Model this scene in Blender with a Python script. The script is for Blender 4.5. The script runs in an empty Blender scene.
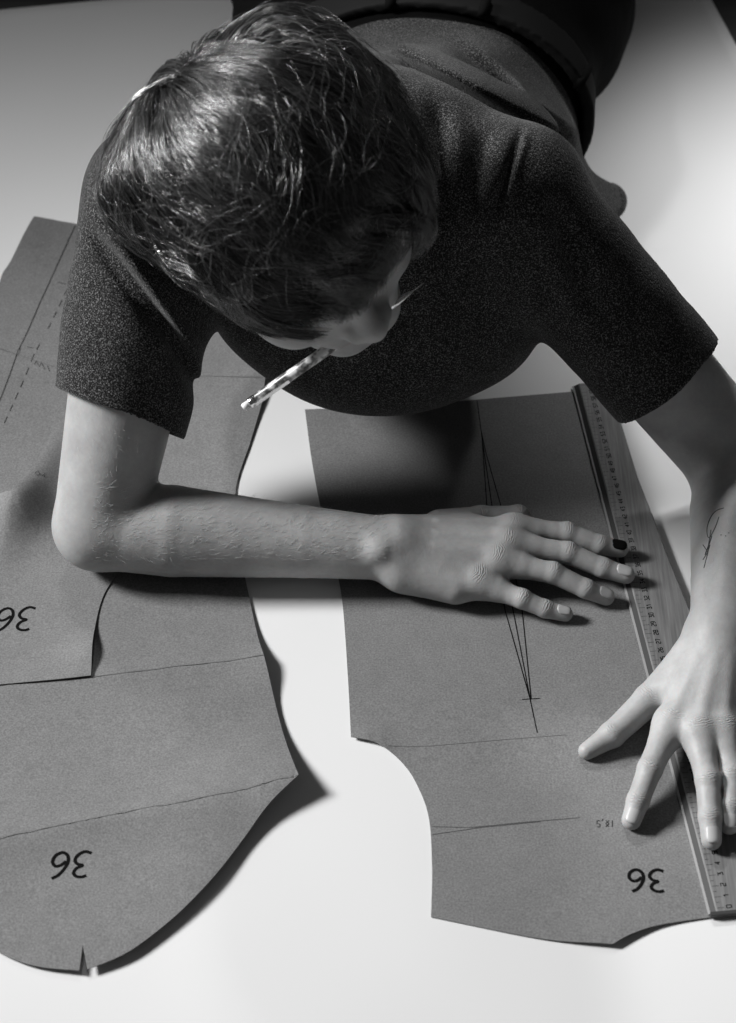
import bpy, bmesh, math, random
import numpy as np
from mathutils import Vector, Matrix
from mathutils.bvhtree import BVHTree
random.seed(7); rng = np.random.default_rng(11)
C = bpy.context.scene.collection

# ------------------------------------------------------------------ camera model (736x1023, 45 degrees down)
F_PX, CX, CY, CAMZ = 2119.0, 368.0, 511.5, 1.36
S2 = math.sqrt(.5)
CAM = np.array([0., -CAMZ, CAMZ])
def ray(px, py):
    u, v = px-CX, py-CY
    return np.array([u, S2*(F_PX-v), -S2*(F_PX+v)])
def P(px, py, z=0.):
    d = ray(px, py); return CAM + d*((CAMZ-z)/-d[2])
cam = bpy.data.objects.new('camera', bpy.data.cameras.new('camera')); C.objects.link(cam)
cam.location = CAM; cam.rotation_euler = (math.radians(45), 0, 0)
cam.data.sensor_fit = 'VERTICAL'; cam.data.sensor_height = 36; cam.data.lens = 36*F_PX/1023
cam.data.dof.use_dof = True; cam.data.dof.focus_distance = 1.80; cam.data.dof.aperture_fstop = 7.1
cam.data.clip_start = .05
bpy.context.scene.camera = cam

# ------------------------------------------------------------------ materials
def mat(name, col, rough=.6, spec=.3, **kw):
    m = bpy.data.materials.new(name); m.use_nodes = True
    b = m.node_tree.nodes['Principled BSDF']
    c = (col, col, col, 1) if not hasattr(col, '__len__') else col
    b.inputs['Base Color'].default_value = c; b.inputs['Roughness'].default_value = rough
    b.inputs['Specular IOR Level'].default_value = spec
    for k, v in kw.items(): b.inputs[k.replace('_', ' ')].default_value = v
    return m
def nd(m, t, **kw):
    n = m.node_tree.nodes.new(t)
    for k, v in kw.items():
        if k in n.inputs: n.inputs[k].default_value = v
        else: setattr(n, k, v)
    return n
def lk(m, a, b): m.node_tree.links.new(a, b)
def noise_color(m, layers, base='Object'):
    """layers: (scale, detail, ramp [(pos, value), ...]); the first sets the colour, the rest multiply it"""
    tc = nd(m, 'ShaderNodeTexCoord'); cur = None
    for L in layers:
        n = nd(m, 'ShaderNodeTexNoise', Scale=L[0], Detail=L[1])
        if len(L) > 3:
            mp = nd(m, 'ShaderNodeMapping'); mp.inputs['Scale'].default_value = L[3]
            lk(m, tc.outputs[base], mp.inputs['Vector']); lk(m, mp.outputs[0], n.inputs['Vector'])
            if len(L) > 4: mp.inputs['Rotation'].default_value = L[4]
        else: lk(m, tc.outputs[base], n.inputs['Vector'])
        r = nd(m, 'ShaderNodeValToRGB'); e = r.color_ramp.elements
        while len(e) < len(L[2]): e.new(.5)
        for i, (p, v) in enumerate(L[2]): e[i].position = p; e[i].color = (v, v, v, 1)
        lk(m, n.outputs['Fac'], r.inputs['Fac'])
        if cur is None: cur = r.outputs['Color']
        else:
            x = nd(m, 'ShaderNodeMix', data_type='RGBA', blend_type='MULTIPLY'); x.inputs[0].default_value = 1
            lk(m, cur, x.inputs[6]); lk(m, r.outputs['Color'], x.inputs[7]); cur = x.outputs[2]
    lk(m, cur, m.node_tree.nodes['Principled BSDF'].inputs['Base Color']); return cur
def noise_bump(m, layers):
    tc = nd(m, 'ShaderNodeTexCoord'); prev = None
    for sc, det, st, dist in layers:
        n = nd(m, 'ShaderNodeTexNoise', Scale=sc, Detail=det); lk(m, tc.outputs['Object'], n.inputs['Vector'])
        b = nd(m, 'ShaderNodeBump'); b.inputs['Strength'].default_value = st; b.inputs['Distance'].default_value = dist
        lk(m, n.outputs['Fac'], b.inputs['Height'])
        if prev: lk(m, prev, b.inputs['Normal'])
        prev = b.outputs['Normal']
    lk(m, prev, m.node_tree.nodes['Principled BSDF'].inputs['Normal'])

M = {}
M['floor'] = mat('dark_boards', .03, .6)
noise_color(M['floor'], [(6, 4, [(.3, .02), (.7, .045)], (1, 12, 1))])
M['sheet'] = mat('white_paper', .76, .75, .15); noise_bump(M['sheet'], [(2.2, 2, .35, .02), (400, 2, .06, .0004)])
M['kraft'] = mat('kraft_card', .2, .75, .2)
noise_color(M['kraft'], [(650, 4, [(.3, .155), (.72, .27)]), (60, 3, [(.3, .92), (.7, 1.0)]), (7, 3, [(.3, .9), (.7, 1.0)])])
noise_bump(M['kraft'], [(500, 3, .15, .0004), (12, 3, .2, .004)])
M['ink'] = mat('black_ink', .006, .8, .05)
M['pencil_line'] = mat('pencil_line', .035, .8, .1)
M['faint_line'] = mat('faint_pencil', .085, .7)
M['skin'] = mat('skin', .4, .5, .35, Subsurface_Weight=.08, Subsurface_Scale=.004)
noise_color(M['skin'], [(35, 4, [(.3, .31), (.7, .40)]), (300, 3, [(.3, .93), (.7, 1.0)])])
noise_bump(M['skin'], [(700, 3, .22, .0006), (120, 4, .25, .0012)])
M['nail'] = mat('nail', .42, .35, .4)
M['lips'] = mat('lips', .25, .4)
M['wool'] = mat('wool_jersey', .02, .9, .1, Sheen_Weight=.12, Sheen_Roughness=.5)
noise_color(M['wool'], [(800, 3, [(.38, .006), (.52, .026), (.7, .2)]), (30, 3, [(.3, .75), (.7, 1.0)])])
noise_bump(M['wool'], [(450, 3, .7, .0015), (60, 3, .3, .003)])
M['denim'] = mat('black_cloth', .006, .9, .05); noise_bump(M['denim'], [(300, 2, .3, .001), (16, 3, .5, .01)])
M['belt'] = mat('belt_leather', .008, .7, .15)
M['hair'] = mat('hair', .03, .27, 1.0, IOR=1.7)
ha = nd(M['hair'], 'ShaderNodeAttribute', attribute_name='tone'); hr = nd(M['hair'], 'ShaderNodeValToRGB')
hr.color_ramp.elements[0].color = (.006, .006, .006, 1); hr.color_ramp.elements[1].color = (.11, .11, .11, 1)
lk(M['hair'], ha.outputs['Fac'], hr.inputs['Fac']); lk(M['hair'], hr.outputs['Color'], M['hair'].node_tree.nodes['Principled BSDF'].inputs['Base Color'])
M['scalp'] = mat('hair_base', .008, .8, .1)
M['fine_hair'] = mat('fine_body_hair', .45, .4, .5)
M['wood'] = mat('ruler_wood', .2, .5, .3)
noise_color(M['wood'], [(40, 5, [(.3, .15), (.7, .24)], (14, .5, 1), (0, 0, .24)), (250, 3, [(.3, .85), (.7, 1.0)], (6, .3, 1), (0, 0, .24))])
M['metal'] = mat('edge_metal', .28, .5, .4)
M['grey_edge'] = mat('bevel_grey', .045, .5)
M['pen'] = mat('patterned_barrel', .4, .3, .5)
noise_color(M['pen'], [(140, 4, [(.40, .06), (.5, .3), (.58, .7)])])
M['eraser'] = mat('white_eraser', .8, .6)
M['chrome'] = mat('chrome', .75, .2, .5, Metallic=1.)
M['tattoo'] = mat('tattoo_ink', .03, .6)

# ------------------------------------------------------------------ object helpers
def tag(o, label=None, cat=None, group=None, kind=None):
    for k, v in (('label', label), ('category', cat), ('group', group), ('kind', kind)):
        if v: o[k] = v
    return o
def mk(name, verts, faces, m, parent=None, smooth=True):
    me = bpy.data.meshes.new(name)
    if isinstance(verts, np.ndarray) and isinstance(faces, np.ndarray):
        nv, nf, k = len(verts), len(faces), faces.shape[1]
        me.vertices.add(nv); me.vertices.foreach_set('co', verts.astype(np.float32).ravel())
        me.loops.add(nf*k); me.loops.foreach_set('vertex_index', faces.astype(np.int32).ravel())
        me.polygons.add(nf); me.polygons.foreach_set('loop_start', np.arange(0, nf*k, k, dtype=np.int32))
        me.update(calc_edges=True); me.validate()
    else: me.from_pydata([tuple(map(float, v)) for v in verts], [], faces); me.update()
    if smooth: me.polygons.foreach_set('use_smooth', np.ones(len(me.polygons), dtype=bool))
    me.materials.append(m)
    o = bpy.data.objects.new(name, me); C.objects.link(o)
    if parent: o.parent = parent
    return o
def from_bm(name, bm, m, parent=None, smooth=False):
    me = bpy.data.meshes.new(name); bmesh.ops.recalc_face_normals(bm, faces=bm.faces); bm.to_mesh(me); bm.free()
    me.materials.append(m)
    if smooth: me.polygons.foreach_set('use_smooth', np.ones(len(me.polygons), dtype=bool))
    o = bpy.data.objects.new(name, me); C.objects.link(o)
    if parent: o.parent = parent
    return o
def nrm(v): v = np.asarray(v, float); return v/np.linalg.norm(v)
def tubes(paths, radii, sides=3):
    """paths: (N, K, 3); radii: (N, K) -> verts, faces of N tapered tubes"""
    N, K, _ = paths.shape
    T = np.gradient(paths, axis=1); T /= np.linalg.norm(T, axis=2, keepdims=True)+1e-9
    ref = np.tile(np.array([.31, .23, .92]), (N, K, 1))
    A = np.cross(T, ref); A /= np.linalg.norm(A, axis=2, keepdims=True)+1e-9
    Bn = np.cross(T, A); V = []
    for s in range(sides):
        a = 2*math.pi*s/sides
        V.append(paths + radii[..., None]*(A*math.cos(a)+Bn*math.sin(a)))
    V = np.stack(V, axis=2)                                      # N K sides 3
    idx = np.arange(N*K*sides).reshape(N, K, sides); nx = np.roll(idx, -1, axis=2)
    Fc = np.stack([idx[:, :-1], nx[:, :-1], nx[:, 1:], idx[:, 1:]], axis=-1).reshape(-1, 4)
    return V.reshape(-1, 3), Fc
def catmull(pts, n=8):
    pts = [np.array(p, float) for p in pts]
    q = [2*pts[0]-pts[1]] + pts + [2*pts[-1]-pts[-2]]; out = []
    for i in range(1, len(q)-2):
        for k in range(n):
            t = k/n; a, b, c, d = q[i-1:i+3]
            out.append(.5*((2*b)+(c-a)*t+(2*a-5*b+4*c-d)*t*t+(-a+3*b-3*c+d)*t**3))
    out.append(pts[-1]); return out

# ------------------------------------------------------------------ implicit surfaces -> mesh
class rc:                                                        # tapered capsule, optionally in a stretched space
    def __init__(s, a, b, ra, rb, k=.01, sub=False, S=None):
        s.S = None if S is None else np.array(S, float)
        s.a = np.array(a, float); s.b = np.array(b, float)
        if s.S is not None: s.a = s.a*s.S; s.b = s.b*s.S
        s.ra, s.rb, s.k, s.sub = ra, rb, k, sub
        s.ab = s.b-s.a; s.l2 = max(float(s.ab@s.ab), 1e-9)
    def d(s, p):
        if s.S is not None: p = p*s.S
        q = p-s.a; t = np.clip(q@s.ab/s.l2, 0, 1)
        return np.sqrt(((q-t[:, None]*s.ab)**2).sum(1)) - (s.ra+(s.rb-s.ra)*t)
class el:                                                        # ellipsoid with its own axes
    def __init__(s, c, r, R=None, k=.01, sub=False):
        s.c = np.array(c, float); s.r = np.array(r, float); s.R = np.eye(3) if R is None else R; s.k, s.sub = k, sub
    def d(s, p):
        q = (p-s.c)@s.R.T
        k0 = np.sqrt(((q/s.r)**2).sum(1)); k1 = np.sqrt(((q/s.r**2)**2).sum(1))+1e-9
        return np.where(k0 < .05, -s.r.min(), k0*(k0-1)/k1)
def smin(a, b, k):
    h = np.maximum(k-np.abs(a-b), 0)/k; return np.minimum(a, b)-h*h*k*.25
class Shape:
    def __init__(s, core, limbs=(), limb_k=.006, post=None, margin=0.):
        s.core, s.limbs, s.lk, s.post, s.margin = core, list(limbs), limb_k, post, margin
    def ev(s, p, c=None, R=0.):
        def keep(q): return c is None or q.d(c)[0] < R+q.k+.01+s.margin
        v = np.full(len(p), 1.)
        for q in s.core:
            if not keep(q): continue
            d = q.d(p)
            v = -smin(-v, d, q.k) if q.sub else smin(v, d, q.k)
        out = v.copy()
        for L in s.limbs:
            w = np.full(len(p), 1.)
            for q in L:
                if not keep(q): continue
                w = smin(w, q.d(p), q.k)
            out = np.minimum(out, smin(v, w, s.lk))
        if s.post is not None: out = s.post(p, out)
        return out
def mesh_sdf(shape, lo, hi, h, n=20):
    lo = np.array(lo, float); hi = np.array(hi, float)
    nb = np.ceil((hi-lo)/(h*n)).astype(int); Rb = n*h*.87
    g = np.stack(np.meshgrid(*[np.arange(k) for k in nb], indexing='ij'), -1).reshape(-1, 3)
    cen = lo+(g+.5)*n*h
    dc = shape.ev(cen); act = g[np.abs(dc) < Rb*1.35+shape.margin+.006]
    tot = nb*n+4; ids, vs, qs = [], [], []
    ax = np.arange(-1, n+1)
    X = np.stack(np.meshgrid(ax, ax, ax, indexing='ij'), -1)
    m = n+2
    for b in act:
        base = b*n
        pts = lo+(X+base)*h
        v = shape.ev(pts.reshape(-1, 3), (lo+(b+.5)*n*h)[None], Rb*1.15).reshape(m, m, m)
        v = np.where(v == 0, 1e-7, v); ins = v < 0
        if ins.all() or not ins.any(): continue
        mc = m-1
        acc = np.zeros((mc, mc, mc, 3)); cnt = np.zeros((mc, mc, mc))
        for a in range(3):
            sl0 = [slice(None)]*3; sl1 = [slice(None)]*3; sl0[a] = slice(0, -1); sl1[a] = slice(1, None)
            v0, v1 = v[tuple(sl0)], v[tuple(sl1)]; cr = (v0 < 0) != (v1 < 0)
            t = np.where(cr, v0/np.where(cr, v0-v1, 1), 0)
            o1, o2 = [x for x in range(3) if x != a]
            for i in (0, 1):
                for j in (0, 1):
                    s = [slice(None)]*3; s[o1] = slice(i, mc+i); s[o2] = slice(j, mc+j)
                    c_, t_ = cr[tuple(s)], t[tuple(s)]
                    acc[..., a] += np.where(c_, t_, 0); acc[..., o1] += c_*i; acc[..., o2] += c_*j; cnt += c_
        has = cnt > 0; ci = np.argwhere(has)
        pos = lo+((ci-1+base)+acc[has]/cnt[has][:, None])*h
        gid = lambda c: ((c[..., 0]+base[0])*tot[1]+(c[..., 1]+base[1]))*tot[2]+(c[..., 2]+base[2])
        ids.append(gid(ci)); vs.append(pos)
        for a in range(3):
            o1, o2 = (a+1) % 3, (a+2) % 3
            s0 = [slice(1, n+1)]*3; s1 = [slice(1, n+1)]*3; s1[a] = slice(2, n+2)
            i0, i1 = ins[tuple(s0)], ins[tuple(s1)]
            for sgn in (0, 1):
                e = np.argwhere((i0 & ~i1) if sgn == 0 else (~i0 & i1))+1
                if not len(e): continue
                d1 = np.zeros(3, int); d1[o1] = 1; d2 = np.zeros(3, int); d2[o2] = 1
                q = [e-d1-d2, e-d2, e, e-d1]
                if sgn: q = q[::-1]
                qs.append(np.stack([gid(c) for c in q], 1))
    ids = np.concatenate(ids); vs = np.concatenate(vs); qs = np.concatenate(qs)
    u, first = np.unique(ids, return_index=True)
    f = np.searchsorted(u, qs); ok = (u[np.clip(f, 0, len(u)-1)] == qs).all(1)
    return vs[first], f[ok]

# ------------------------------------------------------------------ the setting
def plane_box(name, corners, z0, z1, m, kind=None):
    n = len(corners); V = [(x, y, z1) for x, y in corners]+[(x, y, z0) for x, y in corners]
    Fc = [list(range(n)), list(range(2*n-1, n-1, -1))]+[[i, i+n, (i+1) % n+n, (i+1) % n] for i in range(n)]
    o = mk(name, V, Fc, m, smooth=False)
    if kind: o['kind'] = kind
    return o
plane_box('floor', [(-4, -4), (4, -4), (4, 5), (-4, 5)], -.06, -.0015, M['floor'], 'structure')
# white sheet, turned about ten degrees, far and right edges inside the frame
a_ = math.radians(10.2); ux = np.array([math.cos(a_), math.sin(a_)]); uy = np.array([-math.sin(a_), math.cos(a_)])
cor = np.array([.388, .992])
def grid_sheet():
    nx, ny = 90, 110; W, H = 1.45, 2.2; V = []; Fc = []
    for j in range(ny+1):
        for i in range(nx+1):
            p = cor - ux*W*i/nx - uy*H*j/ny
            V.append((p[0], p[1], -.0005))
    for j in range(ny):
        for i in range(nx):
            a = j*(nx+1)+i; Fc.append([a, a+nx+1, a+nx+2, a+1][::1])
    return V, Fc
V, Fc = grid_sheet()
sheet = mk('white_paper_sheet', V, Fc, M['sheet'])
sm = sheet.modifiers.new('thickness', 'SOLIDIFY'); sm.thickness = .0008; sm.offset = -1
tag(sheet, 'large white paper sheet covering the floor beneath everything', 'paper')

# ------------------------------------------------------------------ pattern pieces
def seg_dist(x, y, a, b):
    a = np.array(a[:2]); b = np.array(b[:2]); d = b-a; n = np.array([-d[1], d[0]])/np.linalg.norm(d)
    return (x-a[0])*n[0]+(y-a[1])*n[1]
def bump(x, y, px, py, r, a):
    c = P(px, py); return a*math.exp(-((x-c[0])**2+(y-c[1])**2)/(r*r))
def hA(x, y):
    z = .0012
    for (p, q, a, w) in (((0, 847), (300, 790), .010, .035), ((0, 692), (262, 664), .006, .03), ((0, 355), (261, 383), .006, .03)):
        d = seg_dist(x, y, P(*p), P(*q)); z += a*math.exp(-abs(d)/w)
    z += bump(x, y, 302, 792, .045, .008)+bump(x, y, 215, 885, .05, .004)+bump(x, y, 275, 670, .025, .005)
    z += bump(x, y, 130, 965, .08, .005)+bump(x, y, 0, 250, .05, .006)+bump(x, y, 20, 225, .05, .006)
    return z
def hB(x, y):
    z = hA(x, y)+.0012
    z += bump(x, y, 96, 655, .022, .006)+bump(x, y, 16, 518, .03, .016)
    d = seg_dist(x, y, P(8, 535), P(58, 440)); c = P(30, 500)
    z += .013*math.exp(-(d/.022)**2)*math.exp(-((x-c[0])**2+(y-c[1])**2)/.006)
    return z
def hC(x, y):
    z = .001
    d = seg_dist(x, y, P(350, 742), P(600, 733)); z += .0012*math.exp(-abs(d)/.02)
    z += bump(x, y, 620, 950, .04, .004)+bump(x, y, 370, 745, .02, .003)+bump(x, y, 305, 413, .04, .003)
    return z
def card(name, outline, hf, thick=.0007, cell=.012):
    bm = bmesh.new(); vs = [bm.verts.new((p[0], p[1], 0)) for p in outline]; bm.faces.new(vs)
    bmesh.ops.triangulate(bm, faces=bm.faces[:])
    xs = [p[0] for p in outline]; ys = [p[1] for p in outline]
    for axis, lo, hi in ((0, min(xs), max(xs)), (1, min(ys), max(ys))):
        t = lo+cell
        while t < hi:
            co = [0, 0, 0]; no = [0, 0, 0]; co[axis] = t; no[axis] = 1
            bmesh.ops.bisect_plane(bm, geom=bm.verts[:]+bm.edges[:]+bm.faces[:], plane_co=co, plane_no=no, dist=1e-6); t += cell
    for v in bm.verts: v.co.z = hf(v.co.x, v.co.y)
    for f in bm.faces:
        if f.normal.z < 0: f.normal_flip()
    ret = bmesh.ops.extrude_face_region(bm, geom=bm.faces[:])
    for v in [g for g in ret['geom'] if isinstance(g, bmesh.types.BMVert)]: v.co.z += thick
    bmesh.ops.recalc_face_normals(bm, faces=bm.faces)
    for e in bm.edges:
        if len(e.link_faces) == 2 and e.calc_face_angle(0) > .7: e.smooth = False
    me = bpy.data.meshes.new(name); bm.to_mesh(me); bm.free(); me.materials.append(M['kraft'])
    me.polygons.foreach_set('use_smooth', np.ones(len(me.polygons), dtype=bool))
    o = bpy.data.objects.new(name, me); C.objects.link(o)
    return o
def outl(sections, n=6):
    out = []
    for s in sections:
        pts = catmull(s, n) if len(s) > 2 else [np.array(q, float) for q in s]
        out += pts[:-1]
    return [P(q[0], q[1])[:2] for q in out]
def ribbon(lines, hf, w, lift=.00095):
    """flat strokes on the card: each line a list of pixels"""
    V, Fc = [], []
    for L in lines:
        pts = [P(*q)[:2] for q in L]; dense = []
        for a, b in zip(pts[:-1], pts[1:]):
            k = max(1, int(np.linalg.norm(b-a)/.004))
            dense += [a+(b-a)*i/k for i in range(k)]
        dense.append(pts[-1]); base = len(V)
        for i, q in enumerate(dense):
            t = dense[min(i+1, len(dense)-1)]-dense[max(i-1, 0)]; t = t/(np.linalg.norm(t)+1e-9); nn = np.array([-t[1], t[0]])
            for s in (-1, 1):
                r = q+nn*s*w/2; V.append((r[0], r[1], hf(r[0], r[1])+lift))
        for i in range(len(dense)-1):
            a = base+2*i; Fc.append([a, a+2, a+3, a+1])
    return V, Fc
def strokes(name, lines, hf, w, m, parent, lift=.00095):
    V, Fc = ribbon(lines, hf, w, lift); return mk(name, V, Fc, m, parent, smooth=False)

A = card('sleeve_pattern', outl([
    [(35, 223), (95, 228)], [(95, 228), (150, 236), (262, 250)], [(262, 250), (275, 300), (263, 403)], [(263, 403), (250, 445), (236, 490), (238, 540), (247, 588)],
    [(247, 588), (258, 640), (270, 685), (284, 740), (299, 790)],
    [(299, 790), (268, 815), (245, 843), (215, 882), (180, 918), (140, 950), (115, 964), (88, 974)],
    [(88, 974), (83.5, 950)], [(83.5, 950), (80, 975)],
    [(80, 975), (40, 970), (10, 960), (-30, 938)], [(-30, 938), (-90, 850), (-110, 600), (-60, 400)], [(-60, 400), (0, 285)],
    [(0, 285), (3, 277)], [(3, 277), (14, 262), (35, 223)]]), hA)
tag(A, 'large brown card pattern piece with rounded lower end and notch, on the left', 'pattern piece')
strokes('cutting_line', [[(76, 228), (40, 305), (2, 398), (-20, 445)]], hA, .0009, M['pencil_line'], A)
dash = []
p0, p1 = np.array([95., 232.]), np.array([2., 430.])
for k in range(17):
    if k in (3, 9): continue
    dash.append([tuple(p0+(p1-p0)*(k/17)), tuple(p0+(p1-p0)*((k+.55)/17))])
dash += [[(58, 284), (66, 286)], [(28, 352), (34, 353)]]
for L in dash: strokes('dash_mark', [L], hA, .0008, M['pencil_line'], A)
strokes('small_note', [[(35, 369), (37, 366), (40, 371), (42, 367), (45, 373), (48, 370), (50, 375)]], hA, .0006, M['pencil_line'], A)
M['crease_shade'] = mat('fold_shade', .14, .8)  # shade of the card folds, painted as thin darker strips
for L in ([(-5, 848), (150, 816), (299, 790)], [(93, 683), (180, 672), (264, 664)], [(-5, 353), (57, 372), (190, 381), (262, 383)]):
    strokes('fold_shade_line', [L], hA, .0006, M['crease_shade'], A)
def size36(cx, cy, s, tilt=0., slant=0.):
    """a hand-written 36 read from the far side: turned half round"""
    three = [(-1.55, .95), (-1.2, 1.05), (-.75, .95), (-.5, .65), (-.65, .3), (-1.05, .1), (-.6, -.05), (-.35, -.4), (-.55, -.8), (-1.0, -1.0), (-1.5, -.85)]
    six = [(1.1, 1.05), (.65, .8), (.3, .3), (.15, -.3), (.35, -.8), (.8, -1.0), (1.25, -.75), (1.35, -.3), (1.05, .05), (.65, .0), (.3, -.3)]
    out = []
    for g in (three, six):
        c = catmull(g, 6); L = []
        for q in c:
            x, y = -(q[0]+slant*q[1])*s, q[1]*s*.9          # half turn: x flips, and up (y) points down the picture
            ca, sa = math.cos(tilt), math.sin(tilt)
            L.append((cx+x*ca-y*sa, cy+x*sa+y*ca))
        out.append(L)
    return out
strokes('size_number', size36(70, 870, 13, -.05, .3), hA, .0026, M['ink'], A)

B = card('bodice_pattern', outl([
    [(-60, 505), (0, 510)], [(0, 510), (16, 515)], [(16, 515), (35, 478), (55, 430)], [(55, 430), (95, 425), (140, 430)], [(140, 420), (150, 500), (118, 575)],
    [(118, 575), (103, 600), (95, 635), (92, 683)], [(92, 683), (50, 687), (-60, 697)]]), hB, cell=.006)
tag(B, 'crumpled brown card pattern piece under the bent elbow at the left edge', 'pattern piece')
strokes('size_number', size36(14, 622, 12.5, -.05, .35), hB, .0026, M['ink'], B)
strokes('small_note', [[(37, 487), (40, 483), (42, 487), (38, 489)], [(44, 488), (47, 483), (46, 488)]], hB, .0006, M['pencil_line'], B)

Cc = card('front_pattern', outl([
    [(305, 413), (390, 408), (475, 401), (572, 393)], [(572, 393), (600, 392)], [(600, 392), (738, 905)], [(738, 905), (735, 916)],
    [(735, 916), (700, 920), (660, 927), (632, 937), (612, 948)], [(612, 948), (540, 940), (431, 918)],
    [(431, 918), (432, 870), (429, 820), (418, 788), (403, 765), (380, 748), (351, 740)],
    [(351, 740), (348, 680), (342, 600), (333, 560), (322, 515), (312, 463), (305, 413)]]), hC)
tag(Cc, 'brown card pattern piece with drawn dart lines lying beneath the ruler', 'pattern piece')
strokes('dart_line', [[(477, 402), (482, 440), (487, 510), (505, 612), (530, 701), (537, 735)],
                      [(482, 440), (492, 508), (513, 612), (530, 701)], [(481, 432), (486, 455), (501, 508), (522, 612), (531, 701)],
                      [(522, 701), (540, 700)]], hC, .0008, M['ink'], Cc)
strokes('pencil_line', [[(432, 828), (470, 829), (520, 824), (580, 819)], [(432, 836), (480, 829), (540, 823)]], hC, .0005, M['faint_line'], Cc)
strokes('fold_shade_line', [[(388, 749), (430, 748), (500, 742), (565, 737)]], hC, .0005, M['crease_shade'], Cc)
strokes('size_number', size36(645, 882, 12, 0, .0), hC, .0027, M['ink'], Cc)
def mini(txt, cx, cy, s):
    G = {'1': [[(0, 0), (0, 1)]], '8': [[(0, .5), (.5, 1), (0, 1), (.5, .5), (0, 0), (.5, 0), (0, .5)]], ',': [[(.2, .1), (0, -.2)]],
         '5': [[(.5, 1), (0, 1), (0, .55), (.45, .5), (.45, .1), (0, 0)]]}
    out = []; x = 0
    for ch in txt:
        for L in G[ch]: out.append([(cx-(x+a)*s, cy+(b-.5)*s) for a, b in L])
        x += .5 if ch in '1,' else .9
    return out
strokes('measure_note', mini('18,5', 612, 825, 6.5), hC, .0007, M['pencil_line'], Cc)

# ------------------------------------------------------------------ ruler
r0, r1 = P(708, 917)[:2], P(572, 389)[:2]                         # near and far ends of the straight edge
rd = nrm(r1-r0); rn = np.array([rd[1], -rd[0]]); RL = np.linalg.norm(r1-r0); cm = RL/60.6
right_px = [(603, 386), (617.6, 417), (638, 484), (650, 514), (667, 560), (688.5, 613), (707, 665), (727, 730), (745, 800), (757, 860), (764, 913)]
prof = []                                                         # (distance along, width)
for q in right_px:
    w = P(*q)[:2]-r0; prof.append((float(w@rd), float(w@rn)))
prof.sort(); pa = np.array([p[0] for p in prof]); pw = np.array([p[1] for p in prof])
ZR = .0022; TH = .0042
def rp(s, w, z): q = r0+rd*s+rn*w; return (q[0], q[1], z)
ruler = bpy.data.objects.new('tailor_ruler', None); C.objects.link(ruler)
tag(ruler, 'long wooden tailor ruler with centimetre scale, held under both hands', 'ruler')
ns = 60; V, Fc = [], []
for i in range(ns+1):
    s = RL*i/ns; w = float(np.interp(s, pa, pw))
    for (x, z) in ((.0056, ZR), (.0056, ZR+TH-.0006), (.0068, ZR+TH), (w-.001, ZR+TH), (w, ZR+TH-.001), (w, ZR)): V.append(rp(s, x, z))
for i in range(ns):
    for k in range(6): a = i*6+k; b = i*6+(k+1) % 6; Fc.append([a, b, b+6, a+6])
Fc += [[0, 1, 2, 3, 4, 5][::-1], [ns*6+k for k in range(6)]]
mk('ruler_body', V, Fc, M['wood'], ruler, smooth=False)
def strip(name, prof2, m):
    V, Fc = [], []; k = len(prof2)
    for s in (0, RL):
        for x, z in prof2: V.append(rp(s, x, z))
    for j in range(k): Fc.append([j, (j+1) % k, (j+1) % k+k, j+k])
    Fc += [list(range(k))[::-1], list(range(k, 2*k))]
    return mk(name, V, Fc, m, ruler, smooth=False)
strip('metal_edge', [(0, ZR), (0, ZR+.0012), (.0016, ZR+.0016), (.0016, ZR)], M['metal'])
strip('bevelled_edge', [(.0016, ZR), (.0016, ZR+.0015), (.0056, ZR+TH-.0006), (.0056, ZR)], M['grey_edge'])
def quad_strokes(name, segs, m):
    V, Fc = [], []; z = ZR+TH+.0001
    for (s0, w0, s1, w1, t) in segs:
        d = nrm((s1-s0, w1-w0)); n_ = (-d[1]*t/2, d[0]*t/2); b = len(V)
        for (s, w) in ((s0-n_[0], w0-n_[1]), (s1-n_[0], w1-n_[1]), (s1+n_[0], w1+n_[1]), (s0+n_[0], w0+n_[1])): V.append(rp(s, w, z))
        Fc.append([b, b+1, b+2, b+3])
    return mk(name, V, Fc, m, ruler, smooth=False)
segs = []
for k in range(0, 121):
    s = .003+k*cm/2; segs.append((s, .0072, s, .0125 if k % 2 == 0 else .0100, .00042))
M['tick'] = mat('tick_ink', .045, .6)
quad_strokes('scale_ticks', segs, M['tick'])
DG = {'0': [(0, 0), (1, 0), (1, 2), (0, 2), (0, 0)], '1': [(.2, 1.5), (.7, 2), (.7, 0)], '2': [(0, 2), (1, 2), (1, 1), (0, .8), (0, 0), (1, 0)],
      '3': [(0, 2), (1, 2), (.4, 1.1), (1, .9), (1, 0), (0, 0)], '4': [(.8, 0), (.8, 2), (0, .7), (1, .7)], '5': [(1, 2), (0, 2), (0, 1.1), (1, 1.1), (1, 0), (0, 0)],
      '6': [(1, 2), (0, 1.6), (0, 0), (1, 0), (1, 1), (0, 1)], '7': [(0, 2), (1, 2), (.4, 0)], '8': [(0, 0), (1, 0), (1, 2), (0, 2), (0, 0), (0, 1), (1, 1)],
      '9': [(0, 0), (1, .4), (1, 2), (0, 2), (0, 1), (1, 1)]}
segs = []
for k in range(0, 61):
    t = str(k); wch = .0026 if len(t) == 1 else .0021; tot = wch*len(t)+.0010*(len(t)-1); s = .0036+k*cm-tot/2
    for ch in t:
        g = DG[ch]
        for a, b in zip(g[:-1], g[1:]):
            segs.append((s+a[0]*wch, .0182-a[1]*.0019, s+b[0]*wch, .0182-b[1]*.0019, .00072))
        s += wch+.0010
quad_strokes('scale_numbers', segs, M['ink'])
bm = bmesh.new(); w_end = float(pw[0])
cv = [bm.verts.new(rp(s, w, z)) for s in (-.0028, 0.0) for (w, z) in ((.001, ZR-.0002), (.001, ZR+TH+.0003), (w_end, ZR+TH+.0003), (w_end, ZR-.0002))]
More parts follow.
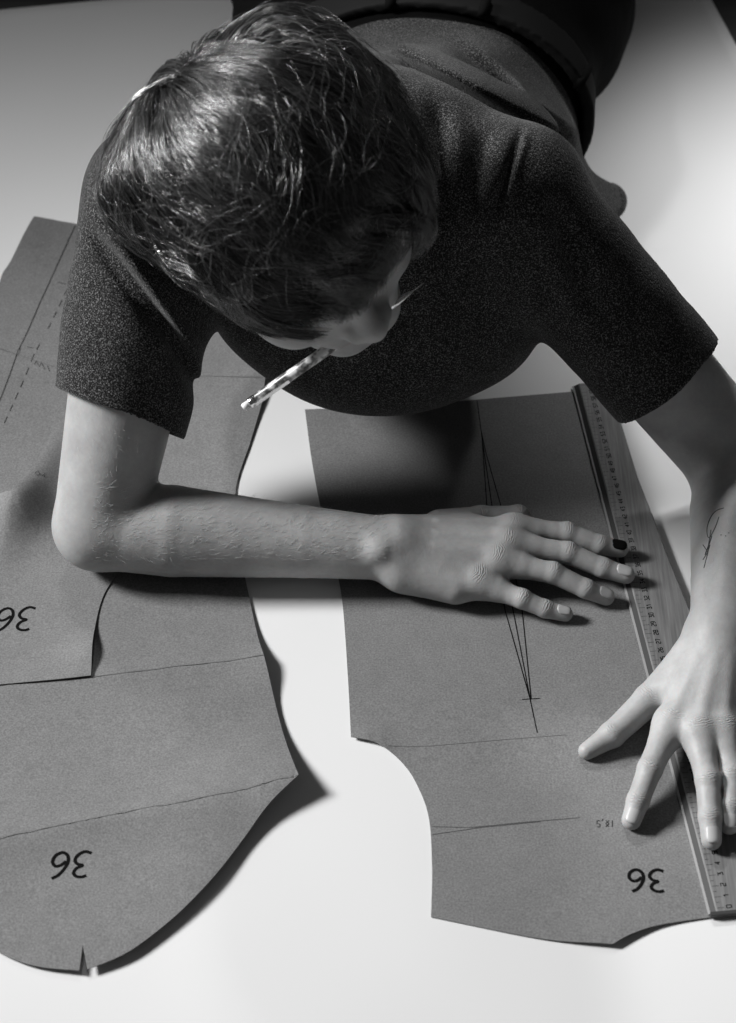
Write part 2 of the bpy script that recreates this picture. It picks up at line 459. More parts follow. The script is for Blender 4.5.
for f in ((0, 1, 2, 3), (7, 6, 5, 4), (0, 4, 5, 1), (1, 5, 6, 2), (2, 6, 7, 3), (3, 7, 4, 0)): bm.faces.new([cv[i] for i in f])
from_bm('dark_end_strip', bm, M['grey_edge'], ruler)  # thin dark grey strip across the near end

# ------------------------------------------------------------------ the person: landmarks
SA, SB = P(158, 205, .28), P(518, 204, .275)
EA, EB = P(99, 525, .046), P(744, 470, .048)
WA, WB = P(392, 549, .036), P(722, 622, .060)
Bv = np.array([0, -S2, S2]); Rv = np.array([1., 0, 0]); Uv = np.array([0, S2, S2])
D = nrm(-.62*Rv+.785*Uv)
HT = math.radians(20)
HU = nrm(math.cos(HT)*Bv+math.sin(HT)*D)
HF = nrm(math.sin(HT)*Bv-math.cos(HT)*D); HL = np.cross(HF, HU); HL /= np.linalg.norm(HL)
if HL[0] < 0: HL = -HL
HC = P(273, 202, .38); hs = 1.05
def H(f, u, l=0.): return HC+(HF*f+HU*u+HL*l)*hs
HR = np.stack([HF, HU, HL])
SKO = (-.004, .014); SKR = (.098, .095, .077)
def lerp(a, b, t): return a+(b-a)*t

core = []
# trunk under the clothes
core += [rc((0, .14, .235), (.03, .3, .16), .085, .085, .03, S=(.75, 1, 1)), rc((.03, .3, .16), (.06, .5, .13), .085, .085, .03, S=(.75, 1, 1)),
         rc((.06, .5, .13), (.07, .62, .12), .08, .08, .03, S=(.7, 1, 1)),
         rc((0, .14, .27), SA, .06, .05, .03), rc((0, .14, .27), SB, .06, .05, .03)]
core += [rc((0, .13, .27), H(-.03, -.05), .062, .055, .03)]
# arms
core += [rc(SA, lerp(SA, EA, .55), .050, .0475, .02), rc(lerp(SA, EA, .55), EA, .0475, .0395, .001),
         rc(EA, lerp(EA, WA, .25), .0385, .0400, .008), rc(lerp(EA, WA, .25), lerp(EA, WA, .7), .0400, .0315, .001),
         rc(lerp(EA, WA, .7), WA, .0315, .0270, .001)]
core += [rc(SB, lerp(SB, EB, .55), .050, .045, .02), rc(lerp(SB, EB, .55), EB, .045, .042, .001),
         rc(EB, lerp(EB, WB, .3), .044, .0415, .012), rc(lerp(EB, WB, .3), lerp(EB, WB, .75), .0415, .031, .001),
         rc(lerp(EB, WB, .75), WB, .031, .0262, .001)]
core += [el(P(380, 549, .053), (.008, .008, .006), k=.014)]          # wrist bone
# head
core += [el(H(SKO[0], SKO[1]), np.array(SKR)*hs, HR, .01), el(H(.03, -.045), np.array([.062, .072, .060])*hs, HR, .03),
         rc(H(.072, -.100, -.012), H(.072, -.100, .012), .016, .016, .03),
         rc(H(.02, -.075, -.045), H(.065, -.098, -.015), .014, .014, .03), rc(H(.02, -.075, .045), H(.065, -.098, .015), .014, .014, .03),
         rc(H(.084, .016, -.026), H(.084, .016, .026), .009, .009, .02),
         el(H(.062, -.03, -.043), np.array([.026, .024, .02])*hs, HR, .03), el(H(.062, -.03, .043), np.array([.026, .024, .02])*hs, HR, .03),
         el(H(.108, -.003, -.034), np.array([.018, .011, .015])*hs, HR, .016, sub=True), el(H(.108, -.003, .034), np.array([.018, .011, .015])*hs, HR, .012, sub=True),
         el(H(.078, -.005, -.032), np.array([.013, .012, .014])*hs, HR, .004), el(H(.078, -.005, .032), np.array([.013, .012, .014])*hs, HR, .004),
         rc(H(.088, .006), H(.110, -.036), .0080, .0088, .016), el(H(.111, -.038), np.array([.0095, .0085, .0090])*hs, HR, .012),
         el(H(.100, -.043, -.0135), np.array([.011, .008, .0065])*hs, HR, .012), el(H(.100, -.043, .0135), np.array([.011, .008, .0065])*hs, HR, .012),
         rc(H(.080, -.022, -.014), H(.083, -.050, -.022), .013, .010, .014), rc(H(.080, -.022, .014), H(.083, -.050, .022), .013, .010, .014),
         rc(H(.080, -.068, -.022), H(.080, -.068, .022), .014, .014, .012),
         rc(H(.084, -.064, -.020), H(.094, -.0625), .0040, .0058, .004), rc(H(.094, -.0625), H(.084, -.064, .020), .0058, .0040, .004),
         rc(H(.082, -.080, -.018), H(.091, -.081), .0045, .0068, .004), rc(H(.091, -.081), H(.082, -.080, .018), .0068, .0045, .004),
         rc(H(.100, -.072, -.024), H(.100, -.072, .024), .005, .005, .003, sub=True),
         el(H(-.008, -.02, -.079), np.array([.016, .028, .008])*hs, HR, .006), el(H(-.008, -.02, .079), np.array([.016, .028, .008])*hs, HR, .006)]

limbs, nails, joints_all = [], [], []
def finger(joints, radii, nail_up, knuckle=.0016, nail=True):
    """joints MCP, PIP, DIP, TIP with a radius each"""
    J = [np.array(j) for j in joints]; L = []
    for i in range(len(J)-1):
        L.append(rc(J[i], J[i+1], radii[i]*1.06, radii[i+1]*1.06, .0006))
    for i in range(1, len(J)-1):
        up = nrm(nail_up)*.0009; L.append(el(J[i]+up, (radii[i]*1.06,)*3, k=.003))
    limbs.append(L)
    if nail: nails.append((J[-2], J[-1], radii[-1], nrm(nail_up)))
    for i in range(0 if nail else 1, len(J)-1): joints_all.append((J[i], nrm(J[i+1]-J[max(i-1, 0)]), nrm(nail_up), radii[i]))
up = np.array([0, 0, 1.])
# hand A: lies across the centre, fingers to the right
mA = [P(513, 530, .030), P(507, 545, .034), P(497, 562, .031), P(478, 583, .023)]
wA = [lerp(WA, P(398, 536, .034), .9), lerp(WA, P(400, 548, .036), .9), P(400, 557, .034), P(402, 568, .028)]
for w_, m_, ra, rb in zip(wA, mA, (.0175, .0175, .017, .0165), (.0115, .0115, .011, .0105)): core.append(rc(w_, m_, ra, rb, .016))
core.append(rc(P(410, 572, .024), P(455, 588, .020), .017, .014, .015))
core.append(rc(P(412, 536, .024), P(468, 528, .022), .016, .014, .015))
for m_ in mA: core.append(el(m_+np.array([0, 0, .003]), (.0105, .0095, .0095), k=.008))
finger([mA[0], P(567, 533, .027), P(600, 545, .0195), P(620, 549, .0155)], (.0105, .0089, .0080, .0072), up+.2*Bv)
finger([mA[1], P(568, 553, .028), P(603, 568, .0190), P(626, 575, .0150)], (.0105, .0091, .0082, .0074), up+.2*Bv)
finger([mA[2], P(553, 573, .027), P(586, 589, .0170), P(606, 597, .0095)], (.0102, .0088, .0079, .0071), up+.2*Bv)
finger([mA[3], P(522, 599, .019), P(545, 609, .0125), P(565, 614, .0085)], (.0096, .0080, .0072, .0064), up+.2*Bv)
finger([P(440, 527, .020), P(481, 520, .017), P(518, 518, .016), P(527, 530, .011)], (.015, .0118, .0105, .0088), up, nail=False)
# hand B: comes in from the right, fingers towards the viewer
mB = [P(671, 724, .031), P(698, 732, .035), P(723, 731, .033), P(747, 722, .027)]
wB = [P(712, 640, .054), P(720, 640, .056), P(728, 640, .055), P(736, 640, .050)]
for w_, m_, ra, rb in zip(wB, mB, (.0175, .0175, .017, .0165), (.0118, .0115, .011, .0105)): core.append(rc(w_, m_, ra, rb, .016))
core.append(rc(P(707, 645, .042), P(668, 690, .026), .019, .0125, .018))
for m_ in mB: core.append(el(m_+np.array([0, 0, .003]), (.0100, .0100, .0095), k=.008))
finger([mB[0], P(650, 769, .026), P(638, 801, .016), P(631.5, 820, .0095)], (.0112, .0094, .0084, .0075), up+.3*Bv)
finger([mB[1], P(708, 780, .031), P(710, 817, .022), P(711.5, 840, .0155)], (.0112, .0095, .0085, .0076), up+.3*Bv)
finger([mB[2], P(732, 775, .029), P(731, 806, .021), P(729.5, 825, .0155)], (.0108, .0091, .0081, .0072), up+.3*Bv)
finger([mB[3], P(762, 758, .024), P(768, 784, .015), P(770, 802, .0145)], (.0100, .0083, .0074, .0066), up+.3*Bv)
finger([P(690, 662, .038), P(649, 700, .020), P(612, 735, .0125), P(587, 751, .0080)], (.0165, .0120, .0100, .0068), up+.5*Bv-.3*Rv, nail=False)
for ms, i0 in ((mA, 0), (mB, 5)):
    for m_, L in zip(ms, limbs[i0:i0+4]): core.append(rc(m_, lerp(m_, L[0].b, .40), .0108, .0085, .013))
# tendons on the backs of the hands
for a, b in zip(wA[:3], mA[:3]): core.append(rc(lerp(a, b, .35)+up*.0135, b+up*.0085, .0028, .0030, .006))
for a, b in zip(wB[:3], mB[:3]): core.append(rc(lerp(a, b, .35)+up*.0135, b+up*.0085, .0028, .0030, .006))

body_shape = Shape(core, limbs, .007)
V, Fc = mesh_sdf(body_shape, (-.33, -.46, -.01), (.46, .74, .56), .00145)
person = mk('person', V, Fc, M['skin'])
def crease_attrs():
    jc = np.zeros(len(V), np.float32); jm = np.zeros(len(V), np.float32)
    for c, ax, upv, r in joints_all:
        q = V-c; near = (q**2).sum(1) < (.022)**2; idx = np.where(near)[0]
        a = q[idx]@ax; n_ = nrm(upv-ax*(upv@ax)); dn = q[idx]@n_; sd = q[idx]@np.cross(ax, n_)
        m = np.exp(-(a/.0048)**2)*np.clip(dn/(r*.7), 0, 1)*np.exp(-(sd/(r*.85))**4)
        up_ = m > jm[idx]; jm[idx[up_]] = m[up_]; jc[idx[up_]] = a[up_]+.35*sd[up_]**2/r
    for n_, arr in (('joint_coord', jc), ('joint_mask', jm)):
        at = person.data.attributes.new(n_, 'FLOAT', 'POINT'); at.data.foreach_set('value', arr)
crease_attrs()
m_ = M['skin']; a1 = nd(m_, 'ShaderNodeAttribute', attribute_name='joint_coord'); a2 = nd(m_, 'ShaderNodeAttribute', attribute_name='joint_mask')
tc_ = nd(m_, 'ShaderNodeTexCoord'); nz = nd(m_, 'ShaderNodeTexNoise', Scale=190., Detail=2.); lk(m_, tc_.outputs['Object'], nz.inputs['Vector'])
mu = nd(m_, 'ShaderNodeMath', operation='MULTIPLY'); mu.inputs[1].default_value = 2*math.pi/.0021; lk(m_, a1.outputs['Fac'], mu.inputs[0])
mn = nd(m_, 'ShaderNodeMath', operation='MULTIPLY_ADD'); mn.inputs[1].default_value = 16.; lk(m_, nz.outputs['Fac'], mn.inputs[0]); lk(m_, mu.outputs[0], mn.inputs[2])
sn = nd(m_, 'ShaderNodeMath', operation='SINE'); lk(m_, mn.outputs[0], sn.inputs[0])
ml = nd(m_, 'ShaderNodeMath', operation='MULTIPLY'); lk(m_, sn.outputs[0], ml.inputs[0]); lk(m_, a2.outputs['Fac'], ml.inputs[1])
bp = nd(m_, 'ShaderNodeBump'); bp.inputs['Strength'].default_value = .7; bp.inputs['Distance'].default_value = .00022; lk(m_, ml.outputs[0], bp.inputs['Height'])
b_ = m_.node_tree.nodes['Principled BSDF']; lk(m_, b_.inputs['Normal'].links[0].from_socket, bp.inputs['Normal']); lk(m_, bp.outputs[0], b_.inputs['Normal'])
tag(person, 'person lying prone on the paper in a dark short-sleeved jersey, head bowed, biting a pencil', 'person')
bvh = BVHTree.FromPolygons([tuple(v) for v in V.tolist()], Fc.tolist())
def hit(px, py):
    d = nrm(ray(px, py)); r = bvh.ray_cast(Vector(CAM), Vector(d))
    return (np.array(r[0]), np.array(r[1])) if r[0] is not None else (None, None)

# nails
for a, b, r, upv in nails:
    ax = nrm(b-a); n_ = nrm(upv-ax*(upv@ax)); sd = np.cross(ax, n_); r = r*1.06
    V, Fc = [], []
    for i in range(9):
        s = -1.3+1.85*i/8; e = abs(-1+2*i/8)
        for j in range(7):
            t = -1+2*j/6; ang = t*.74*math.sqrt(max(0, 1-.6*e**4))
            fall = math.sqrt(max(.05, 1-max(s, 0)**2))
            V.append(b+ax*(s*r*(1-.10*t*t))+(n_*math.cos(ang)+sd*math.sin(ang))*r*(.55*fall+.45+.035-.03*max(0, -s-.8)))
    for i in range(8):
        for j in range(6): k = i*7+j; Fc.append([k, k+1, k+8, k+7])
    first_nail = a is nails[0][0]
    o = mk('fingernail', V, Fc, M['ink'] if first_nail else M['nail'], person)
    if first_nail: o['label'] = 'dark bruised fingernail'
    s_ = o.modifiers.new('thickness', 'SOLIDIFY'); s_.thickness = .0005; s_.offset = 0

# ------------------------------------------------------------------ shirt
def px_plane(p0, p1):
    n_ = nrm(np.cross(ray(*p0), ray(*p1))); return n_
class cut:                                                       # a primitive list cut by a plane: keep the side where (p-c).n < 0
    def __init__(s, prims, c, n, k): s.q, s.c, s.n, s.k, s.sub = prims, np.array(c), np.array(n), k, False
    def d(s, p):
        v = s.q[0].d(p)
        for q in s.q[1:]: v = smin(v, q.d(p), q.k)
        return np.maximum(v, (p-s.c)@s.n)
dA, dB = nrm(EA-SA), nrm(EB-SB)
nA = px_plane((57, 388), (175, 435)); nA = nA*np.sign(nA@dA)
hemA = P(116, 412, lerp(SA, EA, .63)[2]); tA = lerp(SA, EA, .80)
hB_c = lerp(SB, EB, .645); nB = nrm(dB+.10*Bv)
sleeveA = cut([rc(SA, lerp(SA, EA, .35), .062, .060, .01), rc(lerp(SA, EA, .35), lerp(SA, EA, .9), .060, .058, .01)], hemA, nA, .03)
sleeveB = cut([rc(SB, lerp(SB, EB, .4), .058, .055, .01), rc(lerp(SB, EB, .4), lerp(SB, EB, .95), .055, .0555, .01)], hB_c, nB, .03)
sh = [rc((0, .13, .225), (.012, .22, .20), .115, .115, .03, S=(.72, 1, 1)), rc((.012, .22, .20), (.035, .33, .150), .112, .100, .04, S=(.72, 1, 1)),
      rc((.035, .33, .150), (.06, .47, .130), .100, .105, .04, S=(.68, 1, 1)),
      rc((-.02, .135, .285), SA+[.01, .01, 0], .075, .062, .05), rc((.02, .135, .285), SB+[-.012, .01, .004], .078, .058, .04),
      rc((.016, .097, .145), (.012, .2, .13), .085, .10, .05, S=(.62, 1, 1)),
      sleeveA, sleeveB,
      rc((.14, .36, .08), (.250, .437, .020), .075, .020, .05)]
sh += [rc(lerp(SA, EA, .60), lerp(SA, EA, 1.1), .0525, .0520, .002, sub=True), rc(lerp(SB, EB, .52), lerp(SB, EB, 1.1), .0495, .0505, .002, sub=True)]
folds = []                                                       # (p0, p1 pixels, reach centre, reach, amplitude, width)
def fold(p0, p1, zc, reach, amp, w):
    amp *= 1.9
    c = (np.array(p0)+np.array(p1))/2; folds.append((px_plane(p0, p1), P(c[0], c[1], zc), reach, amp, w))
fold((100, 235), (200, 365), .25, .07, .0085, .0075)
fold((118, 225), (205, 300), .29, .065, .007, .007)
fold((95, 285), (150, 330), .22, .05, -.005, .012)
fold((170, 330), (200, 390), .18, .04, .004, .008)
fold((583, 300), (560, 240), .27, .05, .006, .012)
fold((445, 130), (452, 190), .34, .05, .005, .012)
fold((490, 140), (480, 190), .34, .04, .004, .012)
fold((522, 135), (505, 195), .34, .045, .0035, .004)
fold((400, 60), (540, 130), .28, .09, .008, .014)
fold((390, 45), (560, 150), .26, .09, .006, .012)
fold((480, 60), (570, 140), .22, .09, .005, .010)
armc = [rc(SA, lerp(SA, EA, .50), .0545, .0525), rc(SB, lerp(SB, EB, .45), .051, .049)]
def shirt_post(p, v):
    out = v.copy()
    for n_, c, reach, amp, w in folds:
        t = ((p-c)@n_)/w; r2 = ((p-c)**2).sum(1)/(reach*reach)
        g = np.exp(-r2*r2)*(t*np.exp(-t*t)*1.4+.5*np.exp(-t*t*1.5))
        out = out+amp*g
    for q in armc:
        if len(p) < 40000: out = np.minimum(out, q.d(p))
    out = out+.0022*np.sin(p[:, 0]*31+2*np.sin(p[:, 1]*27))*np.sin(p[:, 2]*37+p[:, 1]*22)
    return out
shirt_shape = Shape(sh, (), .006, shirt_post, .012)
V, Fc = mesh_sdf(shirt_shape, (-.33, -.1, -.004), (.40, .62, .42), .0021)
k_ = V[:, 2] < .0035
V[k_, 2] = .0035
shirt = mk('jersey', V, Fc, M['wool'], person)
# shoulder seam
# ------------------------------------------------------------------ trousers and belt
tr = [rc((.060, .465, .132), (.075, .60, .125), .109, .118, .04, S=(.66, 1, 1)), rc((-.03, .66, .115), (-.11, 1.0, .085), .118, .085, .05),
      rc((.165, .66, .115), (.24, 1.0, .085), .122, .085, .05), rc((-.09, 1.0, .085), (-.12, 1.4, .06), .085, .058, .03), rc((.23, 1.0, .085), (.27, 1.4, .06), .085, .058, .03)]
def tr_post(p, v):
    return v+.003*np.sin(p[:, 0]*40+p[:, 1]*25)*np.sin(p[:, 1]*31+p[:, 2]*20)
V, Fc = mesh_sdf(Shape(tr, (), .01, tr_post, .005), (-.3, .36, -.01), (.45, 1.5, .3), .005)
V[V[:, 2] < .0015, 2] = .0015
mk('trousers', V, Fc, M['denim'], person)
bn = nrm(np.array([.12, 1, -.25])); bc = np.array([.06, .447, .14])
class slab:
    def __init__(s): s.k, s.sub = .002, False; s.q = rc((.055, .40, .140), (.066, .56, .132), .112, .116, .002, S=(.66, 1, 1))
    def d(s, p):
        v = s.q.d(p); t = np.abs((p-bc)@bn)-.024
        return np.maximum(np.maximum(v, -v-.008), t)
V, Fc = mesh_sdf(Shape([slab()], (), .01, None, .01), (-.2, .36, -.01), (.34, .62, .3), .003)
V[V[:, 2] < .001, 2] = .001
belt = mk('belt', V, Fc, M['belt'], person)
# belt loop and hanging belt end by the hip
bb = BVHTree.FromPolygons([tuple(v) for v in V.tolist()], Fc.tolist())
for a, b in (((590, 62), (573, 97)), ((486, 2), (478, 30)), ((392, -14), (390, 8))):
    L = []
    for t in np.linspace(0, 1, 9):
        r = bb.ray_cast(Vector(CAM), Vector(nrm(ray(*lerp(np.array(a, float), np.array(b, float), t)))))
        if r[0] is not None: L.append(np.array(r[0])+np.array(r[1])*.0015)
    if len(L) < 3: continue
    V2 = []; 
    for i, q in enumerate(L):
        V2 += [q-Rv*.005, q+Rv*.005]
    o = mk('belt_loop', V2, [[2*i, 2*i+1, 2*i+3, 2*i+2] for i in range(len(L)-1)], M['denim'], belt); s_ = o.modifiers.new('t', 'SOLIDIFY'); s_.thickness = .0035; s_.offset = 0

# ------------------------------------------------------------------ hair
WH = nrm(math.cos(math.radians(67))*Bv+math.sin(math.radians(67))*D)                                            # the whorl
angs = np.radians([-180, -150, -125, -100, -75, -50, -30, -10, 10, 35, 60, 90, 120, 150, 180])   # image angle, counter-clockwise from right
rad = np.array([.133, .100, .090, .093, .098, .104, .112, .130, .133, .135, .143, .148, .140, .138, .133])*.985
def lownoise(d, s, seed):
    return np.sin(d[..., 0]*s+seed)*np.sin(d[..., 1]*s*1.3+seed*2.1)+np.sin(d[..., 2]*s*.9+seed*.7+1.3*np.sin(d[..., 0]*s))
def shell(d):
    b = d@Bv; x = d@Rv; y = d@Uv; a = np.arctan2(y, x)
    r = np.interp(a, angs, rad); w = np.clip(b, 0, 1)**2
    dim = np.exp(-(np.arccos(np.clip(d@WH, -1, 1))/.33)**2)
    r = r+.0035*lownoise(d, 7.0, 2.0)
    return np.maximum(r*(1-w)+.130*w, scalp(d)+.006+.012*np.clip(b, 0, 1)+.0045*np.clip(d@HF*2-.4, 0, 1))-.007*dim
def scalp(d):
    q = (d@HR.T)/(np.array(SKR)*hs); o = np.array([-SKO[0], -SKO[1], 0.])*hs/(np.array(SKR)*hs)
    a = (q*q).sum(-1); b = (q*o).sum(-1); c = (o*o).sum()-1
    return (-b+np.sqrt(b*b-a*c))/a+.002
def in_face(d, drop=0.):
    f, u, l = d@HF, d@HU, d@HL
    return (f > .30) & (u < .26-.9*np.clip(np.abs(l)-.45, 0, 1)*0 - drop) & (np.abs(l) < .78)
def lownoise(d, s, seed):
    return np.sin(d[..., 0]*s+seed)*np.sin(d[..., 1]*s*1.3+seed*2.1)+np.sin(d[..., 2]*s*.9+seed*.7+1.3*np.sin(d[..., 0]*s))
def grow(d0, length, hl, psi0, ph, amp, K=16):
    """d0 root directions (N,3), returns (N,K,3) points"""
    d = d0.copy(); pts = []; step = length/(K-1)
    for i in range(K):
        s = i/(K-1)
        hgt = hl*(1-np.exp(-s*8.0))
        R0, R1 = scalp(d), shell(d); Rr = R0+(R1-R0)*hgt[:]
        Rr = np.maximum(Rr, R0+.002)
        pts.append(HC+d*Rr[:, None])
        away = d-WH; T = away-(away*d).sum(1, keepdims=True)*d; T /= np.linalg.norm(T, axis=1, keepdims=True)+1e-6
        Nn = np.cross(d, T)
        th = np.arccos(np.clip(d@WH, -1, 1))
        fr = np.clip(th/1.1-.25, 0, 1)
        psi = (psi0+amp*np.sin(s*5.5+ph)+.38*lownoise(d, 5.0, 1.0))*(.15+.85*fr)+.55*np.exp(-th*1.6)
        v = T*np.cos(psi)[:, None]+Nn*np.sin(psi)[:, None]
        d = d+v*(step/Rr)[:, None]; d /= np.linalg.norm(d, axis=1, keepdims=True)
    return np.stack(pts, 1)
def rand_dirs(n):
    v = rng.normal(size=(n*3, 3)); v /= np.linalg.norm(v, axis=1, keepdims=True)
    f, u, l = v@HF, v@HU, v@HL
    ok = ~((f > .35) & (u < .52)) & ~((u < -.45))
    v = v[ok][:n]; k = n//7
    x = WH+rng.normal(0, .33, (k, 3)); x /= np.linalg.norm(x, axis=1, keepdims=True)
    return np.concatenate([v, x])
NG = 620
g0 = rand_dirs(NG); NG = len(g0)
g_len = rng.uniform(.07, .13, NG); g_h = rng.uniform(.45, 1.0, NG); g_psi = rng.normal(0, .22, NG); g_ph = rng.uniform(0, 6.28, NG); g_amp = rng.uniform(.15, .55, NG)
K = 16
G = grow(g0, g_len, g_h, g_psi, g_ph, g_amp, K)
s0 = rand_dirs(17000)
frx = rng.normal(size=(60000, 3)); frx /= np.linalg.norm(frx, axis=1, keepdims=True)
frx = frx[((frx@HF) > .35) & ((frx@HU) > .42) & ((frx@HU) < .8)][:3500]
s0 = np.concatenate([s0, frx]); N = len(s0)
own = np.argmax(s0@g0.T, axis=1)
jit = lambda s: rng.normal(0, s, N)
Sx = grow(s0, g_len[own]*rng.uniform(.75, 1.1, N), np.clip(g_h[own]+jit(.10), .15, 1.04), g_psi[own]+jit(.07), g_ph[own]+jit(.2), g_amp[own], K)
tt = np.linspace(0, 1, K); cl = (.72*tt**1.2)[None, :, None]
offs = rng.normal(0, .0016, (N, 1, 3))
Sx = Sx*(1-cl)+(G[own]+offs)*cl
# trim what would hang over the face
dirs = Sx-HC; dirs /= np.linalg.norm(dirs, axis=2, keepdims=True)
lim = -.10+.14*rng.random(N)[:, None]
bad = ((dirs@HF) > .25) & ((dirs@HU) < lim - .3*np.clip(-(dirs@HL), 0, 1)) & (np.abs(dirs@HL) < .86)
bad |= (dirs@HU) < -.62
first = np.where(bad.any(1), bad.argmax(1), K)
keep = first > 4; Sx = Sx[keep]; first = first[keep]; own_k = own[keep]; N = len(Sx)
for i in np.where(first < K)[0]:
    n_ = first[i]; x = np.linspace(0, n_-1, K)
    src = Sx[i].copy()
    for c in range(3): Sx[i, :, c] = np.interp(x, np.arange(K), src[:, c])
fd = np.clip(((Sx[:, -1]-HC)@HF)/.1-.25, 0, 1)[:, None]*rng.uniform(.5, 1.15, (N, 1))
Sx[:, :, 2] -= .011*fd*np.clip((tt[None]-.35)/.65, 0, 1)**1.5
rr = rng.uniform(.00028, .00046, N)[:, None]*(1-.75*tt**2)[None]
V1, F1 = tubes(Sx, rr)
# flyaway hairs
nf = 900; f0 = rand_dirs(nf); nf = len(f0)
Fl = grow(f0, rng.uniform(.07, .12, nf), rng.uniform(.93, 1.10, nf), rng.normal(0, .9, nf), rng.uniform(0, 6, nf), rng.uniform(.4, 1.1, nf), K)
dirs = Fl-HC; dirs /= np.linalg.norm(dirs, axis=2, keepdims=True)
okf = ~((((dirs@HF) > .3) & ((dirs@HU) < .2)).any(1)); Fl = Fl[okf]; nf = len(Fl)
V2, F2 = tubes(Fl, np.full((nf, 1), .00021)*(1-.6*tt)[None])
hair = mk('hair', np.concatenate([V1, V2]), np.concatenate([F1, F2+len(V1)]), M['hair'], person)
tone = np.concatenate([np.repeat(np.clip(rng.random(N)*.6+rng.random(NG)[own_k]*.4, 0, 1)**3, K*3), np.repeat(rng.uniform(.4, 1.0, nf), K*3)]).astype(np.float32)
at = hair.data.attributes.new('tone', 'FLOAT', 'POINT'); at.data.foreach_set('value', tone)
# under layer that closes the gaps
nu, nv = 64, 48; V = []; Fc = []
for j in range(nv+1):
    for i in range(nu):
        th = math.pi*(j/nv)*.98+.01; ph = 2*math.pi*i/nu
        d = HU*math.cos(th)+(HF*math.cos(ph)+HL*math.sin(ph))*math.sin(th); d = nrm(d)
        R0, R1 = scalp(d[None])[0], shell(d[None])[0]
        k = .62*(1-.85*math.exp(-(math.acos(max(-1, min(1, float(d@WH))))/.55)**2))
        f_, u_, l_ = d@HF, d@HU, d@HL
        if f_ > .1: k *= max(0., min(.75, (u_-.10)/.35))
        if u_ < -.3: k *= max(0., min(1., (u_+.6)/.3))
        R = R0+(R1-R0)*k+(-.008 if k < .02 else 0); V.append(HC+d*R)
for j in range(nv):
    for i in range(nu): a = j*nu+i; b = j*nu+(i+1) % nu; Fc.append([a, b, b+nu, a+nu])
mk('hair_underlayer', V, Fc, M['scalp'], hair)

# eyelashes
for sgn in (-1, 1):
    paths = []
    for k in range(13):
        l = sgn*(.022+.020*k/12); a = H(.0895-.004*abs(k-8)/8, -.009, l); b = H(.099, -.013-.003, l*1.03+.001*(k-8)/8*sgn)
        paths.append([lerp(a, b, t)-HU*.002*math.sin(t*3) for t in np.linspace(0, 1, 5)])
    V, Fc = tubes(np.array(paths), np.full((len(paths), 1), .0002)*np.linspace(1, .3, 5)[None])
    mk('eyelashes', V, Fc, M['hair'], person)

# fine hairs on the forearm, tattoo
def surf_hairs(regions):
    out = []
    for (x0, x1, yf0, yf1, n, dirp) in regions:
        for _ in range(n):
            px = random.uniform(x0, x1); t = (px-x0)/(x1-x0); py = random.uniform(lerp(yf0[0], yf0[1], t), lerp(yf1[0], yf1[1], t))
            p, nn = hit(px, py)
            if p is None: continue
            q = P(px+dirp[0], py+dirp[1], p[2]); dd = nrm(q-p); dd = nrm(dd-nn*(dd@nn)+nn*.35+np.array([random.gauss(0, .3) for _ in range(3)]))
            L = random.uniform(.004, .009); out.append([p+dd*L*s-nn*(.5*L*s*s*.35) for s in (0, .33, .66, 1)])
    return np.array(out)
ah = surf_hairs([(90, 385, (482, 516), (560, 560), 800, (6, -4)), (150, 330, (478, 506), (486, 512), 300, (8, -6)), (66, 160, (400, 440), (470, 480), 60, (0, 10)),
                 (703, 735, (560, 500), (600, 600), 60, (-3, 8))])
V, Fc = tubes(ah, np.full((len(ah), 1), .00008)*np.array([1, .9, .7, .3])[None])
mk('arm_hair', V, Fc, M['fine_hair'], person)
tlines = [catmull([(724, 508), (716, 511), (710, 519), (707, 530), (709, 538), (715, 528), (719, 517)], 5),
          [(711, 530), (708, 548), (712, 536), (705, 555), (710, 545), (704, 568)], [(703, 545), (708, 552), (703, 560)],
          [(720.5, 535), (721.8, 535)], [(725, 536), (726.2, 536)], [(728, 533), (729.5, 533)]]
paths = []
for L in tlines:
    for a, b in zip(L[:-1], L[1:]):
        q = [hit(*lerp(np.array(a, float), np.array(b, float), t)) for t in (0, .33, .66, 1)]
        if all(h_[0] is not None for h_ in q): paths.append([h_[0]+h_[1]*.00005 for h_ in q])
if paths:
    V, Fc = tubes(np.array(paths), np.full((len(paths), 4), .00045), 4); mk('tattoo', V, Fc, M['tattoo'], person)
# mole on hand
# small beaded clip glinting in the hair
bm = bmesh.new()
for k, (px, py) in enumerate(((151, 232), (153, 239), (156, 246), (160, 252))):
    d = ray(px, py); c = HC; dn = nrm(d); o_ = CAM-HC; bq = o_@dn; cq = o_@o_-.108**2; disc = bq*bq-cq
    if disc > 0:
        q = CAM+dn*(-bq-math.sqrt(disc)); bmesh.ops.create_uvsphere(bm, u_segments=12, v_segments=8, radius=.0018, matrix=Matrix.Translation(Vector(q)))
from_bm('earring', bm, M['chrome'], person, True)

